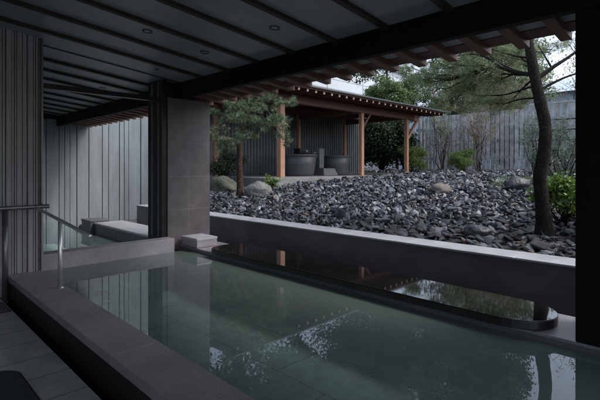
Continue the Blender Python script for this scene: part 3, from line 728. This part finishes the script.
# pines: tufts of needles along twigs
def tuft(p, d, L, n, rng, w):
    """three whorls of needles; the needles of a whorl share one root, so a whorl is one loose piece with one tone"""
    d = d/np.linalg.norm(d); V = []; F = []; b = 0
    for k in range(3):
        m = n//3; q = p - d*L*.38*k
        dirs = d*rng.uniform(.25,1.0,(m,1)) + rng.normal(size=(m,3))*.5; dirs /= np.linalg.norm(dirs,axis=1)[:,None]
        tip = q + dirs*L*rng.uniform(.65,1.1,(m,1)); tip[:,2] -= L*.08
        side = np.cross(dirs, rng.normal(size=(m,3))); side /= np.linalg.norm(side,axis=1)[:,None]
        mid = q + dirs*L*.12 + side*w
        V.append(np.concatenate([q[None,:], mid, tip])); ar = np.arange(m)
        F.append(np.stack([np.zeros(m,int), 1+ar, 1+m+ar],1)+b); b += 1+2*m
    return np.concatenate(V), np.concatenate(F)
def pine_branch(mb, tips, start, end, r0, rng, spread, ntw, droop=.0, twl=.4, per=5):
    """limb from start to end; twigs off it, tufts gathered on the twigs"""
    s = np.array(start); e = np.array(end); L = np.linalg.norm(e-s); n = 8
    ph = rng.uniform(0,6)
    P = [s+(e-s)*t_ + np.array([0,0,.05*L*math.sin(3*t_*PI*.8+ph)*t_ - droop*t_*t_]) + rng.normal(size=3)*.012*L*t_ for t_ in np.linspace(0,1,n)]
    mb.tube(P, [r0*(1-.82*t_) for t_ in np.linspace(0,1,n)], 7)
    ax = (e-s)/L
    for i in range(ntw):
        t_ = .22 + .78*(i+rng.random())/ntw; k = t_*(n-1); j = min(int(k), n-2); p = P[j]+(P[j+1]-P[j])*(k-j)
        sd = np.cross(ax, [0,0,1]); sd /= np.linalg.norm(sd)+1e-6
        d = ax*.6 + sd*rng.choice([-1,1])*rng.uniform(.5,1.1) + np.array([0,0,rng.uniform(-.1,.45)]); d /= np.linalg.norm(d)
        l = twl*spread*(1.1-.5*t_)*rng.uniform(.6,1.2)
        q = p + d*l
        mb.tube([p, p+d*l*.5+np.array([0,0,-.02*l]), q], [r0*.28, r0*.2, r0*.1], 5)
        for kk in range(per):
            u = .35+.65*(kk+rng.random())/per
            dd = d + rng.normal(size=3)*.5 + np.array([0,0,.25]); tips.append((p+d*l*u + rng.normal(size=3)*.03, dd))
def needles(tips, parent, m, L, n, w, rng):
    VV = []; FF = []; b = 0
    for p, d in tips:
        v, f_ = tuft(p, d, L, n, rng, w); VV.append(v); FF.append(f_+b); b += len(v)
    V = np.concatenate(VV); F = np.concatenate(FF)
    fastmesh('needles', V, F, m, parent)

# 1. the big leaning trunk on the right
rng = np.random.default_rng(5)
bx, by = -1.43, 5.0; g = float(ground_z(bx,by))-.05
t = thing('pine_tree', (bx,by,g), 'dark leaning pine trunk standing just behind the wall at the right', 'tree')
def cam(px, py, d):       # a spot in the garden at depth d, taken from image pixels
    r = (px-300)/435*d; return np.array([-.711*d+.703*r, .703*d+.711*r, (168-py)/435*d])
D0 = 4.53
path = [cam(545,240,D0), cam(544,222,D0), cam(542,200,D0), cam(540,178,D0), cam(543,160,D0), cam(545.5,140,D0), cam(545,122,D0+.03), cam(541,104,D0+.06), cam(537,86,D0+.1), cam(533,66,D0+.14), cam(530,48,D0+.2), cam(526,20,D0+.3), cam(528,-40,D0+.4), cam(522,-110,D0+.5), cam(530,-180,D0+.6), cam(526,-240,D0+.6)]
rad = [.140,.090,.080,.076,.077,.073,.070,.068,.066,.062,.058,.052,.044,.034,.022,.010]
# refine the centre line
def smooth_path(P, R_, m=4):
    P = [np.array(p) for p in P]; out = []; ro = []
    for i in range(len(P)-1):
        p0 = P[max(i-1,0)]; p1 = P[i]; p2 = P[i+1]; p3 = P[min(i+2,len(P)-1)]
        for k in range(m):
            u = k/m; out.append(.5*((2*p1)+(-p0+p2)*u+(2*p0-5*p1+4*p2-p3)*u*u+(-p0+3*p1-3*p2+p3)*u**3)); ro.append(R_[i]+(R_[i+1]-R_[i])*u)
    out.append(P[-1]); ro.append(R_[-1]); return out, ro
pp, rr_ = smooth_path(path, rad, 5)
mb = MB(); random.seed(2); mb.tube(pp, [r*.84*(1+.02*math.sin(i*1.3)) for i, r in enumerate(rr_)], 16, jit=.07); build(mb, 'trunk', 'bark_dark', t, smooth=True)
mb = MB(); tips = []
# limbs seen from the bath: two bare limbs to the right, long pine boughs sweeping left
def limb(mb, pts, r0):
    q, r = smooth_path(pts, list(np.linspace(r0, r0*.3, len(pts))), 4); mb.tube(q, r, 8)
limb(mb, [cam(536,80,4.62), cam(552,68,4.65), cam(566,59,4.7), cam(582,48,4.75), cam(600,38,4.8)], .026)
limb(mb, [cam(538,92,4.6), cam(553,83,4.65), cam(575,74,4.7), cam(600,70,4.8)], .018)
limb(mb, [cam(552,68,4.65), cam(545,56,4.75), cam(538,45,4.9)], .012)
limb(mb, [cam(534,75,4.65), cam(515,72,4.8), cam(500,67.5,5.0), cam(485,69,5.2), cam(462,76,5.5), cam(440,80,5.8)], .026)
limb(mb, [cam(500,67,5.0), cam(488,58,5.15), cam(470,54,5.4), cam(448,58,5.6)], .016)
for (a_, b_, n_, w_) in [((532,74,4.7),(455,78,5.7),12,.9), ((500,67,5.0),(432,66,5.8),10,.8), ((485,69,5.2),(414,84,6.1),10,.8), ((498,68,5.05),(466,92,5.6),8,.7), ((520,72,4.8),(480,54,5.6),6,.7),
                        ((533,64,4.8),(505,50,5.4),6,.7), ((534,86,4.7),(458,106,5.8),10,.7), ((536,98,4.65),(484,104,5.5),8,.6), ((534,70,4.75),(522,60,5.7),5,.6), ((480,72,5.2),(425,98,6.0),8,.7),((515,72,4.8),(494,84,5.3),6,.6),((505,68,5.0),(470,66,5.6),8,.8),((470,74,5.4),(408,92,6.5),9,.8),((460,76,5.5),(402,70,6.6),9,.8),((530,58,4.8),(450,44,6.0),9,.8),((530,52,4.8),(560,50,5.8),7,.6),((532,80,4.7),(500,112,5.6),7,.7),((490,68,5.2),(440,112,6.2),9,.8)]:
    pine_branch(mb, tips, cam(*a_), cam(*b_), .012, rng, w_, n_, twl=.50, per=4)
for i in [i_ for i_ in range(30) if i_ % 3]:                                     # upper crown, seen mostly mirrored in the water
    s_ = .72 + .26*i/30; b = pp[int(s_*(len(pp)-1))]; ang = rng.uniform(2.0, 3.6) if i % 3 else rng.uniform(-1.2,1.9)
    l = (2.9-2.3*(s_-.72)/.26)*rng.uniform(.6,1) if i % 3 else rng.uniform(.6,1.2)
    e = b + np.array([math.cos(ang)*l, math.sin(ang)*l, rng.uniform(-.1,.35)])
    pine_branch(mb, tips, b, e, .018, rng, .9, 11, twl=.52, per=4)
build(mb, 'limbs', 'bark_dark', t, smooth=True)
needles(tips, t, 'needle', .115, 42, .0032, rng)

# 2. small pine beside the pillar
rng = np.random.default_rng(9)
bx, by = -7.68, 5.75; g = float(ground_z(bx,by))-.04
t = thing('pine_tree', (bx,by,g), 'small pine with blue green needles beside the granite boulder', 'tree')
D1 = 9.5
path = [cam(240,201,D1), cam(240,180,D1), cam(239.5,160,D1), cam(240,140,D1), cam(243,122,D1), cam(239,106,D1), cam(244,90,D1), cam(242,70,D1), cam(244,50,D1)]
pp, rr_ = smooth_path(path, [.083,.071,.067,.061,.055,.046,.036,.024,.01], 4)
mb = MB(); mb.tube(pp, rr_, 12, jit=.14); build(mb, 'trunk', 'bark_red', t, smooth=True)
mb = MB(); tips = []
for (a_, b_, n_) in [((240,125,D1),(283,118,8.5),10),((241,118,D1),(296,98,8.4),10),((240,112,D1),(272,96,9.0),9),((241,130,D1),(262,122,8.9),8),((240,128,D1),(205,132,9.0),9),((240,118,D1),(208,112,9.2),9),
                     ((242,108,D1),(214,96,9.3),8),((241,135,D1),(228,140,8.6),7),((243,100,D1),(262,84,9.1),8),((242,96,D1),(222,82,9.6),8),((240,122,D1),(248,118,8.5),8),((240,110,D1),(238,104,8.6),8),
                     ((262,115,8.9),(281,142,8.4),7),((266,110,8.9),(290,130,8.4),7),((240,120,D1),(225,122,10.3),8),((241,112,D1),(256,108,10.3),8),((241,140,D1),(218,152,8.9),9),((241,142,D1),(212,140,9.2),8),((243,85,D1),(262,70,9.4),8),((243,85,D1),(225,68,9.4),8),((241,132,D1),(250,136,8.7),5)]:
    pine_branch(mb, tips, cam(*a_), cam(*b_), .015, rng, .8, n_, twl=.44, per=5)
build(mb, 'limbs', 'bark_red', t, smooth=True)
needles(tips, t, 'needle_blue', .10, 36, .0055, rng)

# shrubs
bush('shrub', -9.2, 6.5, .5, 1.1, 'dark feathery shrub growing against the siding beside the pillar', 'leaf_dark', 3500, .04, 31, squash=.25)
bush('shrub', -7.55, 6.45, .26, .42, 'small fresh green plant at the platform corner behind the boulder', 'leaf_fern', 420, .05, 32, cat='plant')
tree('clipped_tree', -12.6, 19.6, 4, None, 3.6, (1.45,1.45,1.45), 'dense rounded clipped tree rising behind the pavilion roof', 'tree', 'leaf_topiary', 'bark', 24000, .058, 41, nclump=70, frac=.24, surf=.84)
bush('hedge_bush', -13.0, 16.9, 1.2, 2.7, 'dark broad evergreen bush just past the end of the corrugated wall', 'leaf_dark', 11000, .07, 40, nclump=50)
bush('hedge_bush', -11.6, 16.8, 1.2, 2.7, 'dark dense evergreen bush filling the gap behind the far pavilion posts', 'leaf_dark', 16000, .07, 42, nclump=60)
bush('hedge_bush', -10.5, 17.0, .55, 2.4, 'dark slender evergreen bush at the left end of the board fence', 'leaf_dark', 5000, .06, 43, nclump=28)
bush('shrub', -8.6, 14.35, .60, 1.15, 'loose green shrub at the foot of the last cedar post', 'leaf_fern', 4200, .055, 44, squash=.15)
bush('shrub', -6.6, 14.4, .52, .98, 'rounded fresh green shrub in the stones before the board fence', 'leaf_fern', 5200, .05, 45, squash=.16)
bush('leafy_shrub', -1.42, 5.75, .34, .66, 'bright glossy leafed shrub right of the big pine trunk', 'leaf_bright', 1900, .032, 46, squash=.5, nclump=18)
bush('leafy_shrub', -.95, 5.35, .34, .62, 'glossy green shrub beside the black column', 'leaf_bright', 1700, .032, 47, squash=.5, nclump=16)
bush('airy_shrub', -3.45, 11.8, .75, 1.9, 'airy grey green shrub before the slatted fence, right of the trunk', 'leaf_grey', 3200, .038, 48, nclump=26, frac=.26, squash=.2)
bush('airy_shrub', -2.3, 9.1, .6, 1.2, 'low grey green shrub behind the bright leafed shrub', 'leaf_grey', 1800, .042, 49, nclump=18, frac=.28, squash=.25)
for i_, hx in enumerate((-9.3, -7.9, -6.5, -5.1, -3.7)):
    bush('hedge_bush', hx, 18.45, .8, 2.2, ['evergreen bush behind the left end of the board fence','evergreen bush behind the board fence, second from its left end','evergreen bush behind the middle of the board fence','evergreen bush behind the joint between the two fences','evergreen bush behind the slatted fence'][i_], 'leaf_dark', 3500, .07, 140+i_, nclump=26, frac=.42)
rng = np.random.default_rng(50); C = []
for _ in range(46):
    y = rng.uniform(8.4,11.3); x = -y*rng.uniform(.26,.375); C.append((x,y,float(ground_z(x,y))+.03,.24,.24,.07))
V, F = leafcloud(C, 6500, .027, rng, shell=.1); tag(fastmesh('ground_cover', V, F, 'cover', origin=(-3.1,9.6,-.36)), 'low green ground cover spreading over the stones left of the trunk', 'ground cover', kind='stuff')

# russet bare-ish trees in front of and behind the fence
def twiggy(name, x, y, h, sp, label, leaf, nleaf, size, seed, ntw=34, bark='bark_red', r0=.018, cat='tree', squash=.4):
    rng = np.random.default_rng(seed); g = float(ground_z(x,y))-.02
    t = thing(name, (x,y,g), label, cat); mb = MB(); ends = []
    for i in range(6):
        a = rng.uniform(0,2*PI); e = np.array([x+math.cos(a)*sp*.35, y+math.sin(a)*sp*.35, g+h*rng.uniform(.5,.7)]); s0 = np.array([x+rng.normal()*.04,y+rng.normal()*.04,g])
        branches(mb, s0, [e], r0, rng, sag=0, n=6)
        for k in range(ntw//6):
            u = rng.uniform(.35,1); b = s0+(e-s0)*u; a2 = rng.uniform(0,2*PI)
            q = b + np.array([math.cos(a2)*sp*rng.uniform(.2,.6), math.sin(a2)*sp*rng.uniform(.2,.6), h*rng.uniform(.1,.4)])
            branches(mb, b, [q], r0*.4, rng, sag=0, n=4, sides=4)
            for _ in range(4):
                w_ = b+(q-b)*rng.uniform(.3,1); q2 = w_ + rng.normal(size=3)*sp*.16 + np.array([0,0,h*.05]); mb.tube([w_, q2], [r0*.16, r0*.08], 4); ends.append(q2)
            ends.append(q)
    build(mb, 'branches', bark, t)
    C = [(*e, sp*.13, sp*.13, sp*.11) for e in ends]
    V, F = leafcloud(C, nleaf, size, rng, shell=.1, squash=squash); fastmesh('leaves', V, F, leaf, t)
twiggy('small_tree', -6.4, 15.1, 2.8, 1.15, 'thin russet tree with fine twigs in front of the board fence', 'leaf_pink', 3800, .027, 61)
twiggy('small_tree', -8.3, 16.2, 2.9, 1.0, 'thin tree with sparse dry leaves at the left of the board fence', 'leaf_mid', 1500, .029, 62, r0=.024)
G_ = 'trees beyond the fence'
tree('garden_tree', -10.3, 21, 5, None, 4.0, (2.0,1.8,2.2), 'mid green tree beyond the fence right of the clipped tree', 'tree', 'leaf_mid', 'bark', 9000, .07, 71, nclump=40, group=G_, frac=.24)
tree('garden_tree', -8.3, 22.8, 6, None, 4.7, (2.4,2.0,3.0), 'tall loose green tree behind the middle of the board fence', 'tree', 'leaf_mid', 'bark', 10000, .078, 72, nclump=44, group=G_, frac=.22)
twiggy('small_tree', -7.3, 19.8, 4.6, 1.8, 'russet leafed tree just beyond the board fence', 'leaf_pink', 7000, .04, 74, ntw=60, r0=.034)
twiggy('small_tree', -3.6, 19.0, 6.7, 2.4, 'tree with sparse yellow leaves beyond the slatted fence at the right', 'leaf_yellow', 3000, .05, 75, ntw=70, r0=.042, bark='bark_dark')
tree('garden_tree', -11.4, 29, 8, None, 6.2, (3.1,2.6,3.8), 'tall far tree beyond the fence between the others', 'tree', 'leaf_grey', 'bark', 9000, .11, 76, nclump=44, group=G_, frac=.2)
# tall trees whose crowns stand above the roofs (mirrored in the pool)
tree('tall_tree', -13.6, 22.0, 14, None, 9.3, (4.6,4.2,4.2), 'very tall tree behind the clipped tree, its crown high above the roofs', 'tree', 'leaf_tall', 'bark', 50000, .088, 77, nclump=150, group=G_, frac=.19, surf=.68, trunk_r=.11, lo=.78, lean=(-1.6,-.8))
tree('tall_tree', -11.0, 24.2, 13, None, 9.0, (3.4,3.2,4.0), 'very tall tree behind the board fence, its crown high above the others', 'tree', 'leaf_tall', 'bark', 40000, .082, 78, nclump=120, group=G_, frac=.19, surf=.68, trunk_r=.11, lo=.78)

for (x, y, lab, sd) in [(-15.8, 11.6, 'very tall dark evergreen behind the corrugated wall, nearest the pillar', 81), (-16.2, 16.0, 'very tall dark evergreen standing behind the middle of the pavilion', 82)]:
    tree('tall_evergreen', x, y, 14, None, 9.9, (4.0,4.0,4.1), lab, 'tree', 'leaf_dark', 'bark', 26000, .085, sd, nclump=90, group=G_, frac=.24, surf=.62, trunk_r=.15, lo=.70)

# ------------------------------------------------------------------ camera, light, world
cd = bpy.data.cameras.new('camera'); co = bpy.data.objects.new('camera', cd); COL.objects.link(co); S.camera = co
co.location = (0,0,H); co.rotation_euler = (PI/2, 0, math.radians(45.3)); cd.sensor_width = 36; cd.lens = 26.1
cd.shift_y = -32/600; cd.clip_end = 1500; cd.clip_start = .05
sun = bpy.data.lights.new('sun', 'SUN'); so = bpy.data.objects.new('sun', sun); COL.objects.link(so)
EL, AZ = math.radians(50), math.radians(55)         # azimuth from +Y towards +X
sun.energy = .6; sun.angle = math.radians(20); sun.color = (1,.97,.93)
dv = Vector((math.sin(AZ)*math.cos(EL), math.cos(AZ)*math.cos(EL), math.sin(EL)))
so.rotation_euler = dv.to_track_quat('Z','Y').to_euler(); so.location = (0,0,12)
w = bpy.data.worlds.new('World'); S.world = w; w.use_nodes = True; nt = w.node_tree; L = nt.links.new
bg = nt.nodes['Background']; sky = nt.nodes.new('ShaderNodeTexSky'); sky.sky_type = 'NISHITA'; sky.sun_disc = False
sky.sun_elevation = EL; sky.sun_rotation = AZ; sky.dust_density = 3; sky.air_density = 1; sky.ozone_density = 1
hs = nt.nodes.new('ShaderNodeHueSaturation'); hs.inputs['Saturation'].default_value = .62; hs.inputs['Value'].default_value = 1.1
L(sky.outputs[0], hs.inputs['Color']); L(hs.outputs[0], bg.inputs[0]); bg.inputs[1].default_value = .15
S.view_settings.view_transform = 'Standard'; S.view_settings.look = 'None'; S.view_settings.exposure = 1.05; S.view_settings.gamma = 1
S.render.engine = 'CYCLES'
S.cycles.max_bounces = 10; S.cycles.diffuse_bounces = 5; S.cycles.glossy_bounces = 5; S.cycles.transparent_max_bounces = 12
